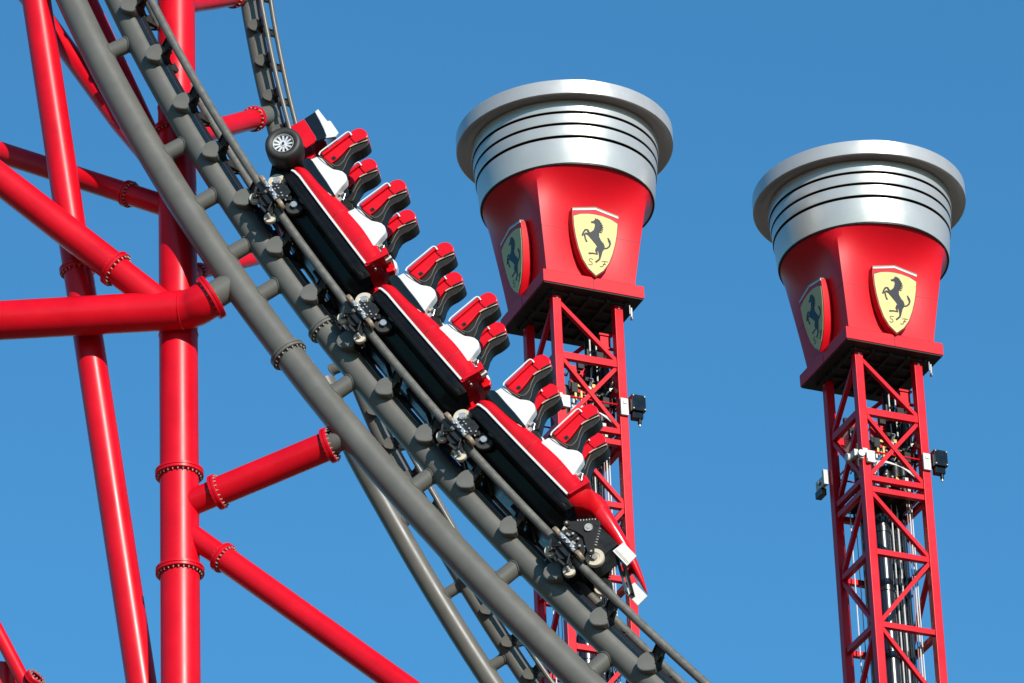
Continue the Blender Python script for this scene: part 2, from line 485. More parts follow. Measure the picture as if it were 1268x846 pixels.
# ------------------------------------------------------------------ red supporting frame
COLX, COLY = -4.783, 70.52
def colpt(z): return Vector((COLX, COLY, z))
sup = thing('support_tower', (COLX, COLY, 0), 'bright red tubular steel frame on the left that holds up the grey coaster track', 'support frame')
SO = Vector((COLX, COLY, 0))
def weld(b, p, ax, r): b.lathe([(r, -0.012), (r + 0.009, -0.006), (r + 0.010, 0.006), (r, 0.012)], p, ax, 32)
def member(name, pts, r, fl=(), label=None, seams=(), seg=36, nb=20):
    pts = [Vector(p) - SO for p in pts]
    b = MB().tube(pts, r, seg)
    for q in seams: weld(b, pts[0].lerp(pts[-1], q), pts[-1] - pts[0], r)
    o = b.build(name, M['red'], sup)
    if label: o['label'] = label
    for f in fl:
        if isinstance(f, (int, float)): flange(o, pts[0].lerp(pts[-1], f), pts[-1] - pts[0], r, nb=nb)
        else:
            q = Vector(f) - SO; a_ = (pts[-1] - pts[-2]) if len(pts) > 2 else (pts[-1] - pts[0]); a_ = a_.normalized()
            flange(o, pts[-1] + a_ * (q - pts[-1]).dot(a_), a_, r, nb=nb)
    return o
member('column', [(COLX, COLY, 0), (COLX, COLY, 64)], 0.279, [colpt(39.662), colpt(38.106), colpt(45.359)], 'upright column, tallest and thickest of the red tubes', seams=[0.655, 0.715], nb=26)
lt, lb = Vector((-6.856, 70.45, 47.71)), Vector((-5.371, 71.05, 36.653))
ld = (lb - lt) / (lt.z - lb.z)
member('leg', [lt - ld * 8, lt + ld * lt.z], 0.216, [(-6.25, 70.8, 43.191)], 'leaning leg left of the upright column')
b0, b1 = Vector((-7.333, 70.35, 42.187)), Vector((-4.577, 70.08, 42.085))
dirb = b1 - b0
c0, c1, c2 = b0.lerp(b1, 0.93), b1 + dirb * 0.02, BR1 + BR1_AX * 0.16
bm_pts = [b0 - dirb * 1.0] + [c0 * (1 - q) ** 2 + c1 * 2 * q * (1 - q) + c2 * q * q for q in [i / 7 for i in range(8)]] + [BR1 + BR1_AX * 0.03]
beam = member('beam', bm_pts, 0.285, (), 'thick level beam bolted to the near track', seg=40)
bb = MB(); weld(bb, bm_pts[2] - SO, bm_pts[3] - bm_pts[1], 0.285); bb.build('weld_seam', M['red'], beam)
flange(beam, BR1 - SO, BR1_AX, 0.232, k=1.46, nb=18, t=0.05)
a6, m6, e6 = Vector((-7.335, 70.15, 44.438)), Vector((-5.655, 70.12, 42.835)), Vector((-4.959, 70.1, 42.161))
member('brace', [a6 + (a6 - m6) * 0.6, m6], 0.225, [m6], 'thick brace slanting down onto the level beam')
member('brace', [m6, e6], 0.212, (), 'short lower length of the thick brace, welded onto the level beam')
q5 = Vector((-7.507, 71.75, 45.877)); d5 = colpt(44.02) - q5
member('brace', [q5 - d5 * 0.7, colpt(44.02)], 0.162, [(-5.512, 70.92, 44.50)], 'slanting brace behind the leaning leg')
member('brace', [(-7.15, 71.26, 48.46), (-6.562, 71.2, 47.449), (-5.665, 71.0, 45.864), colpt(44.35)], 0.150, (), 'brace crossing behind the leaning leg')
q4 = Vector((-6.11, 70.9, 47.889)); d4 = Vector((-4.98, 70.7, 44.85)) - q4
member('brace', [q4 - d4 * 0.6, q4 + d4], 0.148, (), 'crimson brace seen between the two grey spines')
p, t, n, l = rtrack(0)
def to_rear(z):
    i = min(range(len(rp)), key=lambda i: abs(rp[i].z - z)); return rp[i]
e10, t10 = Vector((-3.736, 72.5, 46.758)), Vector((-3.492, 72.751, 46.973))
member('brace', [colpt(45.22), e10], 0.158, [0.985], 'brace to the far track beside the tyre', nb=16)
e9, t9 = Vector((-4.013, 72.2, 48.767)), Vector((-3.814, 72.4, 48.917))
member('brace', [colpt(47.55), e9], 0.145, [0.985], 'brace to the far track at the top edge', nb=16)
e8 = Vector((-3.446, 73.1, 44.75))
member('brace', [colpt(42.89), e8], 0.11, [colpt(42.89).lerp(e8, 0.2)], 'short dark red brace behind the near track', nb=14)
for e, tgt in ((e10, t10), (e9, t9)):
    b = MB().tube([e - ROOT2, tgt - ROOT2], 0.15, 24)
    b.build('support_branch', M['grey'], rear)
f11 = colpt(39.12).lerp(BR2, 0.25)
member('brace', [colpt(39.12), f11], 0.190, (), 'short root of the brace rising to the near track')
member('brace', [f11, BR2], 0.210, [0.0, 0.985], 'brace rising from the column to the near track', nb=20)
a12, b12 = colpt(38.82), Vector((-1.53, 69.7, 35.65))
f12 = a12 + (b12 - a12) * 0.19
member('brace', [a12, f12], 0.160, (), 'short root of the brace sloping down to the right')
member('brace', [f12, a12 + (b12 - a12) * 3.0], 0.180, [0.0], 'brace sloping down to the right from the column')
a13, b13 = Vector((-7.346, 70.5, 37.3)), Vector((-6.922, 70.5, 36.404))
d13 = b13 - a13
o13 = member('brace', [a13 - d13 * 3, b13 + d13 * 4], 0.098, (), 'thin rod at the bottom left corner')
flange(o13, Vector((-6.80, 70.42, 36.47)) - SO, Vector((0.6, -0.45, 0.45)), 0.10, k=1.55, nb=14)
member('brace', [(-7.27, 70.95, 36.93), (-7.40, 71.05, 36.0), (-8.2, 71.6, 30)], 0.26, (), 'stub tube in the bottom left corner')

# ------------------------------------------------------------------ coaster cars
CAR_S = [-2.44, 0.03, 2.50, 4.96]
def rail_pt(s):
    p, t, n = track(s); return P0 + p + n * E_RAIL
def car_matrix(k):
    a, b = rail_pt(CAR_S[k]), rail_pt(CAR_S[k + 1]); t = (b - a).normalized(); n = LY.cross(t)
    if n.x < 0: n = -n
    return frame(a, t, LY, n)

def body_sections(xs, half, shell):
    return [shell(x) for x in xs]
RT = [(-.15, .585), (-.12, .645), (-.03, .685), (.12, .70), (.30, .71), (.48, .735), (.62, .775), (.87, .805), (1.05, .838), (1.33, .858), (1.58, .845), (1.78, .815), (1.88, .80)]
def interp(tab, x):
    for (a, u), (b, v) in zip(tab, tab[1:]):
        if x <= b: return u + (v - u) * max(0, min(1, (x - a) / (b - a)))
    return tab[-1][1]
def smoothed(tab, x): return sum(interp(tab, x + d) for d in (-.06, -.03, 0, .03, .06)) / 5

def make_body(root):
    secs = []
    for i in range(41):
        x = -0.15 + 2.03 * i / 40
        zt = smoothed(RT, x); nose = min(1.0, 0.88 + 0.12 * sqrt(max(0, (x + 0.15) / 0.18)))
        bt = 0.50
        h = zt - bt; half = []
        for a in range(9):                                    # round flank
            q = radians(-62 + 152 * a / 8)
            half.append((-(0.50 + 0.135 * cos(q)) * nose, bt + h * (0.47 + 0.53 * sin(q)) ))
        half.append((-0.40 * nose, zt - 0.015)); half.append((-0.36 * nose, zt - 0.09))
        prof = half + [(-y, z) for y, z in reversed(half)]
        secs.append([Vector((x, y, z)) for y, z in prof])
    MB().loft(secs).build('body_shell', M['redcar'], root, smooth=50)
    for xg in (.93, 1.45):
        k_ = int(round((xg + .15) / 2.03 * 40)); q = []
        for dx in (-.004, .004):
            q.append([Vector((p_.x + dx, p_.y * 1.0025, .5 + (p_.z - .5) * 1.006)) for p_ in secs[k_]])
        MB().loft(q).build('panel_gap', M['gap'], root, smooth=50)
    for sg in (-1, 1):
        pts = [(-.10, .475), (-.06, .497), (.06, .514), (.33, .512), (.83, .514), (1.4, .52), (1.86, .526)]
        s = MB()
        secs = [[Vector((x, sg * y, z + dz)) for y, dz in ((.575, -.016), (.634, -.016), (.636, .013), (.575, .013))] for x, z in pts]
        s.loft(secs).build('side_stripe', M['white'], root, smooth=30)
    # black lower skirt with a rolled rubbing strake
    prof = [(-.60, .487), (-.606, .43), (-.60, .40), (-.622, .385), (-.634, .355), (-.622, .325), (-.56, .30), (-.41, .285), (-.375, .21), (-.30, .065)]
    secs = []
    for x, k, dz in ((-.13, .90, .03), (-.09, .985, .0), (0, 1, 0), (.6, 1, 0), (1.2, 1, 0), (1.75, 1, 0), (1.86, .985, .01), (1.95, .95, .04), (2.02, .90, .08)):
        h = [(y * k, z + dz * (1 - (z - .065) / .43)) for y, z in prof]
        secs.append([Vector((x, y, z)) for y, z in h + [(-y, z) for y, z in reversed(h)]])
    MB().loft(secs).build('skirt', M['skirt'], root, smooth=40)
    c = MB()
    c.box((1.0, 0, 0.02), (1.15, 0.30, 0.06)); c.box((0.5, 0, -0.04), (0.25, 0.2, 0.05)); c.box((1.5, 0, -0.04), (0.25, 0.2, 0.05))
    c.build('chassis', M['black'], root, bevel=0.01)
    # bulkhead flange and stepped coupling housing at the front
    f = MB(); f.prism([(1.855, .535), (1.89, .535), (1.925, .835), (1.925, .875), (1.80, .90), (1.79, .84), (1.85, .80)], -.636, .636)
    f.build('bulkhead', M['redcar'], root, bevel=0.012)
    h = MB()
    h.prism([(1.86, .50), (1.86, .84), (1.90, .83), (1.905, .72), (1.90, .50)], -.615, .615); h.prism([(1.86, .30), (1.86, .50), (1.90, .50), (1.90, .30)], -.45, .45)
    h.prism([(1.89, .42), (1.89, .70), (2.03, .66), (2.06, .58), (2.06, .42)], -.10, .10)
    for y_ in (-.33, .33): h.prism([(1.895, .54), (1.895, .74), (1.915, .72), (1.915, .56)], y_ - .06, y_ + .06)
    h.prism([(1.92, .76), (1.91, .875), (2.01, .885), (2.05, .84), (2.02, .74)], -.36, -.24); h.prism([(1.92, .76), (1.91, .875), (2.01, .885), (2.05, .84), (2.02, .74)], .24, .36)
    h.build('coupling_housing', M['redcar'], root, bevel=0.014)
    q = MB()
    q.box((1.93, -.50, .845), (.022, .04, .05)); q.box((1.925, -.45, .62), (.012, .03, .013)); q.box((1.93, .50, .845), (.022, .04, .05))
    q.build('latch', M['boxwhite'], root, bevel=0.006)
    # glossy black coaming along the cockpit edge, cockpit tub
    for sg in (-1, 1):
        s = MB()
        pts = [(-.15, .675, .765), (-.12, .69, .79), (-.05, .695, .80), (.15, .70, .79), (.36, .71, .785), (.5, .73, .775), (.62, .757, .765)]
        s.loft([[Vector((x, sg * y, z)) for y, z in ((.585, a - .05), (.618, a), (.618, b - .012), (.606, b), (.44, b + .005), (.44, a - .05))] for x, a, b in pts])
        s.build('coaming', M['blackgloss'], root, smooth=40)
    t = MB(); t.box((.55, 0, .62), (.66, .40, .10)); t.box((1.5, 0, .72), (.30, .40, .08))
    t.prism([(-.18, .60), (-.10, .95), (.0, .97), (.05, .7)], -.36, .36); t.prism([(.88, .70), (.96, .93), (1.05, .95), (1.12, .7)], -.36, .36)
    t.build('cockpit_tub', M['black'], root, bevel=0.02)

def seat_meshes(sg):
    """one seat; sg = -1 on the camera side. local origin: hip of the seat, y = 0 is the seat's middle"""
    out = {}
    b = MB()
    sh = [(-.112, .72), (-.112, .80), (-.096, .905), (-.02, .935), (.10, .945), (.23, .977), (.29, 1.03), (.342, 1.064), (.41, 1.075), (.462, 1.062), (.51, 1.03), (.53, .99), (.55, .93), (.575, .86), (.625, .74), (.60, .68), (.1, .68)]
    b.prism(sh, *sorted((sg * .175, sg * .0)))
    out['side_shell'] = ('seat_shell', b, M['white'], 0.028)
    b = MB()
    b.prism([(.02, .70), (.05, 1.0), (.30, 1.0), (.40, 1.04), (.52, 1.0), (.60, .82), (.62, .66)], *sorted((0, -sg * .2)))
    out['base'] = ('seat_base', b, M['black'], 0.02)
    b = MB()
    red = [(-.085, .955), (-.140, 1.475), (-.148, 1.56), (-.132, 1.615), (-.095, 1.658), (-.04, 1.676), (.02, 1.675), (.070, 1.655), (.088, 1.632), (.075, 1.56), (.045, 1.42), (.050, 1.34), (.085, 1.22), (.115, 1.10), (.125, .99)]
    b.prism(red, -.158, .158)
    hd = [(-.142, 1.46), (-.150, 1.56), (-.134, 1.617), (-.096, 1.662), (-.04, 1.681), (.02, 1.680), (.073, 1.660), (.092, 1.632), (.080, 1.575), (.055, 1.45), (-.06, 1.44)]
    b.prism(hd, -.176, .176)
    led = [(-.088, .955), (-.144, 1.475), (-.095, 1.50), (-.035, .975)]
    b.prism(led, -.20, .20)
    out['back'] = ('backrest', b, M['redcar'], 0.016)
    b = MB()
    cu = [(.046, 1.40), (.068, 1.50), (.095, 1.60), (.115, 1.640), (.143, 1.632), (.166, 1.605), (.180, 1.54), (.182, 1.46), (.170, 1.38), (.172, 1.32), (.215, 1.23), (.290, 1.14), (.325, 1.08), (.315, 1.03), (.26, .985), (.12, .985), (.112, 1.10), (.080, 1.22)]
    b.prism(cu, -.130, .130)
    out['cushion'] = ('cushion', b, M['darkgrey'], 0.03)
    b = MB()
    for s2 in (-1, 1):
        b.tube(smooth_path([(.045, s2 * .145, 1.36), (.055, s2 * .147, 1.44), (.085, s2 * .147, 1.56), (.107, s2 * .143, 1.632)], 4), 0.010, 8)
    out['piping'] = ('piping', b, M['cream'], 0)
    b = MB()
    for s2 in (-1, 1):
        b.tube(smooth_path([(-.075, s2 * .19, 1.475), (-.125, s2 * .20, 1.475), (-.150, s2 * .205, 1.44), (-.138, s2 * .205, 1.30), (-.112, s2 * .205, 1.02), (-.10, s2 * .205, .955), (-.075, s2 * .205, .925)], 6), 0.0125, 10)
    out['trim'] = ('trim_tube', b, M['white'], 0)
    b = MB()
    b.box((.075, -.160, 1.075), (.028, .004, .028)); b.bar((.062, -.177, 1.50), (.088, -.177, 1.63), .007, .016, (1, 0, 0)); b.box((.075, .166, 1.075), (.028, .004, .028))
    out['slot'] = ('slot_patch', b, M['black'], 0)  # black plates stand in for the shaded insides of the backrest's hole and slit
    b = MB()
    for s2 in (-1, 1): b.tube(smooth_path([(-.072, s2 * .204, .922), (.0, s2 * .205, .93), (.10, s2 * .20, .952), (.22, s2 * .185, .985)], 5), 0.0075, 8)
    for s2 in (-1, 1):
        b.tube(smooth_path([(.115, s2 * .135, 1.0), (.20, s2 * .135, 1.05), (.19, s2 * .135, 1.16), (.12, s2 * .135, 1.27), (.075, s2 * .138, 1.36)], 5), 0.007, 6)
    out['lap_rod'] = ('edge_rod', b, M['rail'], 0)
    b = MB()
    b.box((.60, -.04, .87), (.018, .05, .035)); b.box((.645, -.02, .80), (.035, .04, .04)); b.tube([(.55, -.02, .86), (.60, -.02, .92), (.67, -.02, .84)], 0.012, 8)
    out['buckle'] = ('buckle', b, M['steel'], 0.006)
    res = []
    for nm, b, m_, bev in out.values():
        for c in b.clusters(): res.append((nm, c.mesh(nm, m_), bev))
    return res
SEATS = {sg: seat_meshes(sg) for sg in (-1, 1)}
def make_seats(root):
    for row in (0, 1):
        for sg in (-1, 1):
            st = bpy.data.objects.new('seat', None); COL.objects.link(st); st.parent = root; st.empty_display_size = .2
            st.location = (row * 1.07, sg * .425, 0)
            for nm, me, bev in SEATS[sg]: link(nm, me, st, bev)

def wheel_mesh(r, w, tread, hub, name):
    b = MB(); b.lathe([(r * .55, -w / 2), (r * .93, -w / 2), (r, -w * .32), (r, w * .32), (r * .93, w / 2), (r * .55, w / 2)], (0, 0, 0), (0, 1, 0), 30)
    b.lathe([(0, -w * .42), (r * .56, -w * .42), (r * .60, -w * .46), (r * .60, w * .46), (r * .56, w * .42), (0, w * .42)], (0, 0, 0), (0, 1, 0), 24)
    b.lathe([(0, -w * .66), (r * .28, -w * .66), (r * .30, -w * .60), (r * .30, w * .60), (r * .28, w * .66), (0, w * .66)], (0, 0, 0), (0, 1, 0), 18)
    return b.mesh(name, tread)
W_RUN_C = wheel_mesh(.135, .085, M['cream'], M['steel'], 'running_wheel')
W_RUN_D = wheel_mesh(.140, .085, M['rubber'], M['steel'], 'running_wheel')
W_UP = wheel_mesh(.088, .075, M['cream'], M['steel'], 'upstop_wheel')
W_UP_D = wheel_mesh(.088, .076, M['rubber'], M['steel'], 'upstop_wheel')
W_SIDE = wheel_mesh(.088, .06, M['tan'], M['steel'], 'guide_wheel')
def hubcap(r):
    b = MB(); b.cyl((0, 0, 0), (0, 1, 0), r, .174, 18); return b.mesh('hub_cap', M['steel'])
HUB = hubcap(.048); HUB_S = hubcap(.022)

def make_bogie(root, x0, cover=False):
    bo = bpy.data.objects.new('wheel_bogie', None); COL.objects.link(bo); bo.parent = root; bo.location = (x0, 0, 0); bo.empty_display_size = .2
    def pl(me, x, y, z, side=False):
        mt = Matrix.Translation((x, y, z))
        if side: mt = mt @ Matrix.Rotation(pi / 2, 4, 'X')
        o = link(me.name.split('.')[0], me, bo, matrix=mt); return o
    f = MB(); s = MB(); sp = MB()
    for sg in (-1, 1):
        y = sg * G_HALF
        pl(W_RUN_C if (cover or sg > 0) else W_RUN_C, -.15, y, .222); pl(HUB, -.15, y, .222)
        pl(W_RUN_C if cover else W_RUN_D, .345 if not cover else .375, y, .222); pl(HUB, .345 if not cover else .375, y, .222)
        pl(W_UP, -.12, y, -.165); pl(HUB_S, -.12, y, -.165); pl(W_UP, .29, y, -.165); pl(HUB_S, .29, y, -.165)
        pl(W_SIDE, -.215, sg * (G_HALF + .15), .055, True); pl(W_SIDE, .275, sg * (G_HALF + .15), .055, True)
        # carrier plates and blocks
        f.prism([(-.10, .20), (-.06, .26), (.05, .22), (.22, .26), (.27, .22), (.23, .17), (.12, .08), (.20, -.02), (.30, -.12), (.27, -.16), (.10, -.10), (-.08, -.16), (-.13, -.12), (-.06, -.02), (-.02, .08)], *sorted((y + sg * .055, y + sg * .09)))
        f.prism([(-.07, .10), (-.03, .25), (.06, .29), (.18, .28), (.235, .15), (.14, .0), (-.02, .0)], *sorted((y + sg * .09, y + sg * .15)))
        f.box((.03, y + sg * .19, .04), (.14, .03, .035)); f.box((.08, y + sg * .12, -.02), (.09, .05, .07))
        f.prism([(-.03, .02), (.12, .02), (.17, -.12), (.10, -.17), (.0, -.16), (-.06, -.10)], *sorted((y + sg * .06, y + sg * .125)))
        f.tube([(.0, y + sg * .17, -.03), (-.10, y + sg * .15, -.13)], .022, 8); f.tube([(.16, y + sg * .15, -.03), (.25, y + sg * .13, -.15)], .022, 8)
        sp.bar((-.20, y + sg * .12, -.07), (-.07, y + sg * .12, -.20), .03, .05, (0, 1, 0)); sp.bar((.10, y + sg * .12, -.19), (.24, y + sg * .12, -.18), .03, .05, (0, 1, 0))
        for bx, bz in ((-.02, .17), (.03, .17), (.01, .12), (.12, .16), (.17, .15), (.14, .10), (.22, .20), (-.09, .20), (.26, .15)):
            s.cyl((bx, y + sg * .158, bz), (0, 1, 0), .0125, .022, 8)
        for bx in (-.06, .03, .12): s.cyl((bx, y + sg * .225, .052), (0, 1, 0), .026, .03, 10)
        s.box((.03, y + sg * .205, .075), (.13, .022, .012)); s.cyl((.165, y + sg * .20, .04), (1, 0, 0), .03, .06, 12); s.cyl((-.11, y + sg * .20, .06), (1, 0, 0), .03, .06, 12)
        for bx, bz in ((-.12, -.165), (.29, -.165), (.08, -.06), (-.03, -.08), (.17, -.05)): s.cyl((bx, y + sg * .115, bz), (0, 1, 0), .014, .05, 8)
    f.bar((.08, -.5, .10), (.08, .5, .10), .14, .10); f.bar((.08, -.35, -.02), (.08, .35, -.02), .05, .09)
    f.build('carrier', M['black'], bo, bevel=0.006)
    sp.build('strut', M['under'], bo)
    s.build('bolts', M['steel'], bo, smooth=30, kind='stuff')
    if cover:
        t = MB(); c = MB()
        tri = [(-.255, .235), (-.22, .275), (-.09, .43), (-.01, .545), (.05, .585), (.10, .575), (.135, .53), (.235, .40), (.30, .30), (.375, .245), (.395, .205), (.375, .165), (.33, .16), (.24, .20), (.10, .27), (-.02, .25), (-.15, .19), (-.215, .185)]
        dk = [(-.18, .17), (-.06, .22), (.10, .23), (.26, .17), (.31, .10), (.08, .035), (-.14, .11)]
        for sg in (-1, 1):
            y0 = sg * (G_HALF + .155)
            t.prism(tri, *sorted((y0, y0 + sg * .035))); t.prism(dk, *sorted((y0 - sg * .02, y0 + sg * .02)))
            t.box((.02, y0 + sg * .03, .14), (.012, .015, .09))
            for bx, bz in ((-.21, .23), (.36, .205)): t.cyl((bx, y0 + sg * .045, bz), (0, 1, 0), .045, .03, 16)
            c.cyl((.045, y0 + sg * .045, .41), (0, 1, 0), .058, .03, 20)
            for bx, bz in ((-.21, .23), (.36, .205), (-.07, .13), (-.04, .135), (.08, .105), (.11, .11), (-.02, .19), (.09, .19), (.19, .14)): c.cyl((bx, y0 + sg * .058, bz), (0, 1, 0), .017, .03, 8)
            for i in range(7):
                q = i / 6; c.cyl((-.15 + .15 * q, y0 + sg * .02, .37 + .19 * q), (.8, 0, -.6), .011, .03, 6); c.cyl((.15 + .16 * q, y0 + sg * .02, .52 - .20 * q), (.8, 0, .6), .011, .03, 6)
            c.cyl((.045, y0 + sg * .062, .41), (0, 1, 0), .022, .012, 12)
        t.build('cover_plate', M['darkgrey'], bo, bevel=0.006)
        c.build('bolts', M['bolt'], bo, smooth=30, kind='stuff')
        h = MB()
        for sg in (-1, 1):
            h.cyl((.045, sg * (G_HALF + .216), .41), (0, 1, 0), .02, .008, 12); h.cyl((.085, sg * (G_HALF + .192), .535), (0, 1, 0), .03, .012, 16)
        h.build('axle_bore', M['ink'], bo)
    return bo

def make_car(k, label):
    root = thing('coaster_car', (0, 0, 0), label, 'coaster car', 'cars of the red and white coaster train', car_matrix(k))
    make_body(root); make_seats(root); make_bogie(root, 0.0)
    return root
car2 = make_car(1, 'middle red and white coaster car of the train, coupled between the other two')
car1 = copy_tree(car2); car1.matrix_world = car_matrix(0); car1['label'] = 'topmost coaster car, with the fat black tyre and rear wing at its upper end'
car3 = copy_tree(car2); car3.matrix_world = car_matrix(2); car3['label'] = 'leading coaster car, lowest of the train, with long pointed red nose'

# rear end of the last car
def tyre(y):
    o = bpy.data.objects.new('rear_wheel', None); COL.objects.link(o); o.parent = car1; o.location = (-.475, y, .585); o.empty_display_size = .2
    sg = -1 if y < 0 else 1
    b = MB()
    b.lathe([(.145, -.17), (.16, -.185), (.20, -.200), (.235, -.195), (.262, -.165), (.272, -.10), (.274, 0), (.272, .10), (.262, .165), (.235, .195), (.20, .2), (.16, .185), (.145, .17), (.14, 0), (.145, -.17)], (0, 0, 0), (0, 1, 0), 48)
    b.build('tyre', M['rubber'], o, smooth=50)
    r = MB()
    ring = [(.148, -.178), (.156, -.172), (.156, .172), (.148, .178), (.138, .165), (.138, -.165), (.148, -.178)]
    r.lathe(ring, (0, 0, 0), (0, 1, 0), 40)
    for i in range(12):
        a = 2 * pi * i / 12
        d = Vector((cos(a), 0, sin(a)))
        r.bar(d * .02 + Vector((0, sg * .13, 0)), d * .142 + Vector((0, sg * .145, 0)), .028, .02, (0, 1, 0))
    r.cyl((0, sg * .13, 0), (0, 1, 0), .038, .05, 18)
    r.build('rim', M['rim'], o)
    h = MB(); h.cyl((0, sg * .162, 0), (0, 1, 0), .018, .02, 12); h.cyl((0, sg * .04, 0), (0, 1, 0), .14, .02, 24)
    h.build('hub', M['ink'], o)
    return o
tyre(-.60); tyre(.60)
ax_ = MB(); ax_.tube([(-.475, -.5, .585), (-.475, .5, .585)], .05, 12); ax_.bar((-.475, 0, .56), (.0, 0, .45), .5, .16)
ax_.prism([(-.52, .36), (-.52, .62), (-.10, .62), (-.10, .10), (-.25, .12)], -.42, .42)
ax_.build('rear_axle', M['black'], car1, bevel=0.01)
tb = MB(); tb.prism([(-.10, .56), (-.14, .72), (-.33, .72), (-.37, .97), (-.30, .95), (-.24, .80), (-.05, .74)], -.34, -.14)
tb.prism([(-.64, .66), (-.64, 1.20), (-.52, 1.22), (-.50, 1.05), (-.36, .95), (-.2, .74), (-.1, .60)], -.11, .11)
tb.build('engine_cover', M['redcar'], car1, bevel=0.02)
wg = bpy.data.objects.new('rear_wing', None); COL.objects.link(wg); wg.parent = car1; wg.location = (0, 0, 0); wg.empty_display_size = .2
pR = [(-.775, .85), (-.765, 1.075), (-.41, 1.055), (-.36, 1.035), (-.338, .99), (-.33, .84)]
pB = [(-.765, 1.079), (-.770, 1.262), (-.60, 1.24), (-.45, 1.215), (-.335, 1.187), (-.302, 1.156), (-.334, 1.0), (-.356, 1.04), (-.41, 1.06)]
pW = [(-.771, 1.266), (-.783, 1.325), (-.53, 1.328), (-.504, 1.367), (-.262, 1.358), (-.232, 1.287), (-.295, 1.165), (-.33, 1.192), (-.45, 1.22), (-.60, 1.245)]
for nm, pf, m_ in (('lower_endplate', pR, 'redcar'), ('middle_endplate', pB, 'blackgloss'), ('upper_endplate', pW, 'white')):
    b = MB()
    for sg in (-1, 1): b.prism(pf, *sorted((sg * .53, sg * .565)))
    b.build(nm, M[m_], wg, bevel=0.004)
b = MB(); b.prism([(-.76, 1.08), (-.74, 1.12), (-.55, 1.16), (-.36, 1.14), (-.55, 1.12)], -.53, .53); b.prism([(-.76, .90), (-.55, .95), (-.40, .94), (-.55, .92)], -.53, .53)
b.build('main_blade', M['redcar'], wg)
b = MB(); b.prism([(-.70, 1.26), (-.50, 1.32), (-.28, 1.31), (-.5, 1.285)], -.53, .53)
b.build('flap', M['white'], wg)

# front end of the leading car
for ch in list(car3.children):
    if ch.name.split('.')[0] in ('coupling_housing', 'latch'): bpy.data.objects.remove(ch)
make_bogie(car3, 2.43, cover=True)
ns = MB()
secs = []
for x, zt, zb, w in ((2.0, .93, .62, .36), (2.12, .945, .63, .35), (2.36, .890, .61, .34), (2.55, .848, .61, .31), (2.70, .815, .605, .28), (2.9, .760, .59, .235), (3.1, .70, .565, .18), (3.3, .622, .535, .12), (3.44, .553, .51, .06), (3.50, .52, .508, .02)):
    zc, hz = (zt + zb) / 2, (zt - zb) / 2; q = []
    for i in range(16):
        a = 2 * pi * i / 16; c, s_ = cos(a), sin(a)
        q.append(Vector((x, w * (abs(c) ** .6) * (1 if c > 0 else -1), zc + hz * (abs(s_) ** .6) * (1 if s_ > 0 else -1))))
    secs.append(q)
ns.loft(secs).build('nose', M['redcar'], car3, smooth=50)
nb_ = MB()
secs = []
for x, zt, zb, w in ((1.88, .86, .40, .56), (1.98, .90, .45, .52), (2.06, .935, .55, .44), (2.14, .945, .62, .37), (2.24, .92, .64, .33)):
    zc, hz = (zt + zb) / 2, (zt - zb) / 2
    secs.append([Vector((x, w * (abs(cos(2 * pi * i / 16)) ** .5) * (1 if cos(2 * pi * i / 16) > 0 else -1), zc + hz * (abs(sin(2 * pi * i / 16)) ** .5) * (1 if sin(2 * pi * i / 16) > 0 else -1))) for i in range(16)])
nb_.loft(secs).build('nose_fairing', M['redcar'], car3, smooth=45)
fw = bpy.data.objects.new('front_wing', None); COL.objects.link(fw); fw.parent = car3; fw.location = (0, 0, 0); fw.empty_display_size = .2
for sg in (-1, 1):
    b = MB(); b.prism([(2.965, .435), (2.965, .628), (3.25, .628), (3.275, .435)], *sorted((sg * .60, sg * .625))); b.build('endplate', M['white'], fw, bevel=0.004)
    b = MB()
    for dz in (.462, .482): b.prism([(2.985, dz), (2.985, dz + .006), (3.255, dz + .006), (3.255, dz)], *sorted((sg * .6255, sg * .629)))
    b.build('endplate_line', M['brass'], fw)
b = MB()
for x0, z0, ang in ((2.97, .445, .0), (3.06, .468, .2)):
    b.prism([(x0, z0), (x0 + .02, z0 + .012), (x0 + .085, z0 + .008 + .1 * ang), (x0 + .03, z0 - .002)], -.60, .60)
b.build('wing_blade', M['blackgloss'], fw)
b = MB()
for y in (-.09, .09): b.prism([(2.98, .46), (2.90, .66), (3.06, .66), (3.10, .47)], y - .012, y + .012)
b.build('pylon', M['redcar'], fw)
b = MB(); b.box((2.48, 0, .42), (.28, .26, .22)); b.bar((2.2, 0, .3), (2.78, 0, .24), .3, .12); b.build('front_axle_box', M['black'], car3, bevel=0.01)

